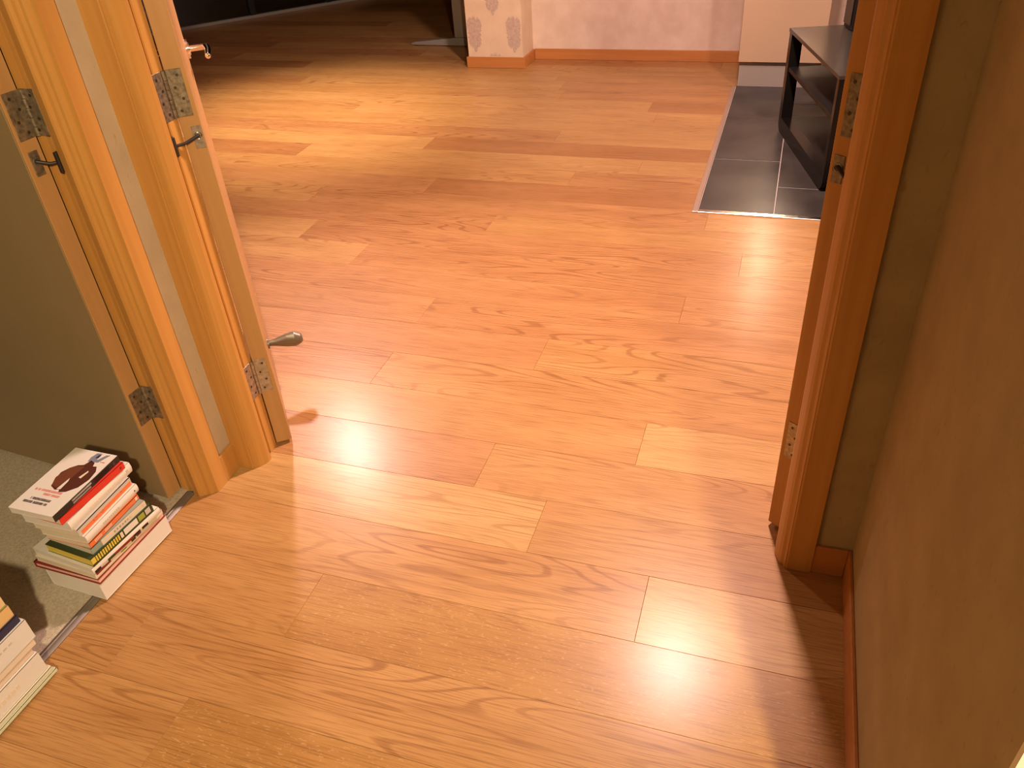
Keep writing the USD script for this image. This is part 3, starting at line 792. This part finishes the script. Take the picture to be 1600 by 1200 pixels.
b, M, L, t = book('top book of the stack, white cover with a brown bust and a black spine', ST, NR[11], FR[11], zz, T[11], .128, white, pw, 'right',
                  [('print', .0, 1.0, .0, 1.0, black), ('letter', .27, .54, .12, .42, white), ('letter', .27, .56, .58, .88, white), ('print', .60, .83, .15, .85, ink('spine_red', (0.30, 0.02, 0.02))), ('logo', .90, .945, .15, .8, white)], {} and None or 0.0012)
cvp = stage.GetPrimAtPath(str(b.GetPath()) + '/cover')


def cover_print(name, poly, mt, h=0.0003):
    """flat print on the cover: u across (0 at the left edge, 1 at the spine), v from near (0) to far (1)"""
    poly = affinity.scale(poly, 0.128, L, origin=(0, 0))
    m = prism(poly, 0, h)
    # local: x = along the book, y = leftwards from the spine
    m = put(m, frame_map((0, 0.128, t), (0, -1, 0), (1, 0, 0), (0, 0, 1)))
    part(cvp, name, flip_put(m, M), mt, smooth=False)


bust = sg.Polygon([(.30, .50), (.36, .40), (.50, .36), (.58, .38), (.62, .34), (.74, .36), (.88, .45), (.93, .58), (.90, .70), (.82, .77), (.74, .76), (.70, .82), (.60, .84), (.55, .76), (.44, .74), (.34, .68), (.27, .60)]).buffer(.03).buffer(-.02)
cover_print('bust', bust, brown)
cover_print('bust_half', sg.Polygon([(.28, .52), (.36, .42), (.48, .40), (.56, .56), (.58, .73), (.44, .72), (.34, .66)]).buffer(.015), brown2, 0.0005)
cover_print('bust_highlight', sg.Polygon([(.52, .365), (.60, .37), (.585, .50), (.55, .55)]), white, 0.0006)
cover_print('bust_highlight', sg.Polygon([(.70, .58), (.76, .57), (.78, .68), (.75, .70)]), cream, 0.0006)
cover_print('picture', sg.Polygon([(.54, .83), (.76, .84), (.86, .98), (.78, .97), (.70, .88), (.66, .90), (.68, .985), (.56, .975), (.52, .90)]), bluegrey)
cover_print('picture', sg.Polygon([(.62, .90), (.68, .90), (.68, .96), (.63, .955)]), navy, 0.0005)


def words(name, n, u0, u1, v, h, mt, seed):
    r = random.Random(seed)
    x = u0
    out = []
    while x < u1:
        wdt = r.uniform(.016, .028)
        if r.random() < 0.13:
            x += .018
            continue
        gl = sg.box(x, v - h / 2, min(x + wdt, u1), v + h / 2)
        cut = sg.box(x + wdt * .35, v - h * (0.5 if r.random() < .5 else .12), x + wdt * .68, v + h * (.12 if r.random() < .5 else .5))
        out.append(gl.difference(cut))
        x += wdt + .006
    g = sg.MultiPolygon([p for o in out for p in getattr(o, 'geoms', [o]) if p.area > 0])
    cover_print(name, g, mt)


words('cover_lettering', 0, .12, .72, .315, .030, rose, 1)
words('cover_lettering', 0, .38, .74, .265, .030, rose, 2)
words('cover_lettering', 0, .22, .66, .185, .032, black, 3)
words('cover_lettering', 0, .12, .66, .130, .032, black, 4)
words('cover_lettering', 0, .80, .90, .855, .016, rose, 5)

# ---- second stack, cut by the left edge of the picture
S2 = 'books in the stack at the left edge'
zz = Z0
for (lab, t_, yF, xr, w, cv, pg, sp_, prn) in [
    ('pale green booklet at the bottom of the stack cut by the left edge', .0100, .694, -1.377, .150, ink('pale_green', (0.62, 0.64, 0.44)), pw, 'right', []),
    ('thin cream booklet second from the bottom of the left edge stack', .0100, .690, -1.381, .150, ink('pale_cream', (0.68, 0.64, 0.47)), pw, 'right', []),
    ('thick white paperback low in the left edge stack', .0560, .684, -1.386, .140, white, pw, 'right', rg(8, .2, .7, .4, .6, cream)),
    ('pinkish cream paperback in the middle of the left edge stack', .0170, .680, -1.392, .135, ink('pinkish_cream', (0.70, 0.56, 0.44)), pc, 'right', []),
    ('slim cream paperback under the tall white one in the left edge stack', .0180, .692, -1.388, .135, ink('warm_cream', (0.72, 0.60, 0.47)), pc, 'right', []),
    ('tall white paperback below the navy book in the left edge stack', .0580, .698, -1.386, .135, ink('cool_white', (0.70, 0.67, 0.63)), pw, 'right', rg(9, .2, .8, .62, .7, grey)),
    ('thin navy book in the left edge stack', .0200, .692, -1.391, .130, navy, pc, 'right', []),
    ('yellow-cream paperback on the navy book in the left edge stack', .0330, .690, -1.395, .128, ink('yellow_cream', (0.68, 0.46, 0.20)), py, 'right', []),
    ('cream paperback with a green bottom line near the top of the left edge stack', .0340, .688, -1.397, .128, ink('pale_yellow', (0.70, 0.52, 0.28)), pc, 'right', [('print', 0, 1, .0, .10, lgreen)]),
    ('white paperback on top of the left edge stack', .0200, .684, -1.398, .125, white, pw, 'right', []),
]:
    book(lab, S2, (xr - 0.004, yF - .20), (xr, yF), zz, t_, w, cv, pg, sp_, prn)
    zz += t_
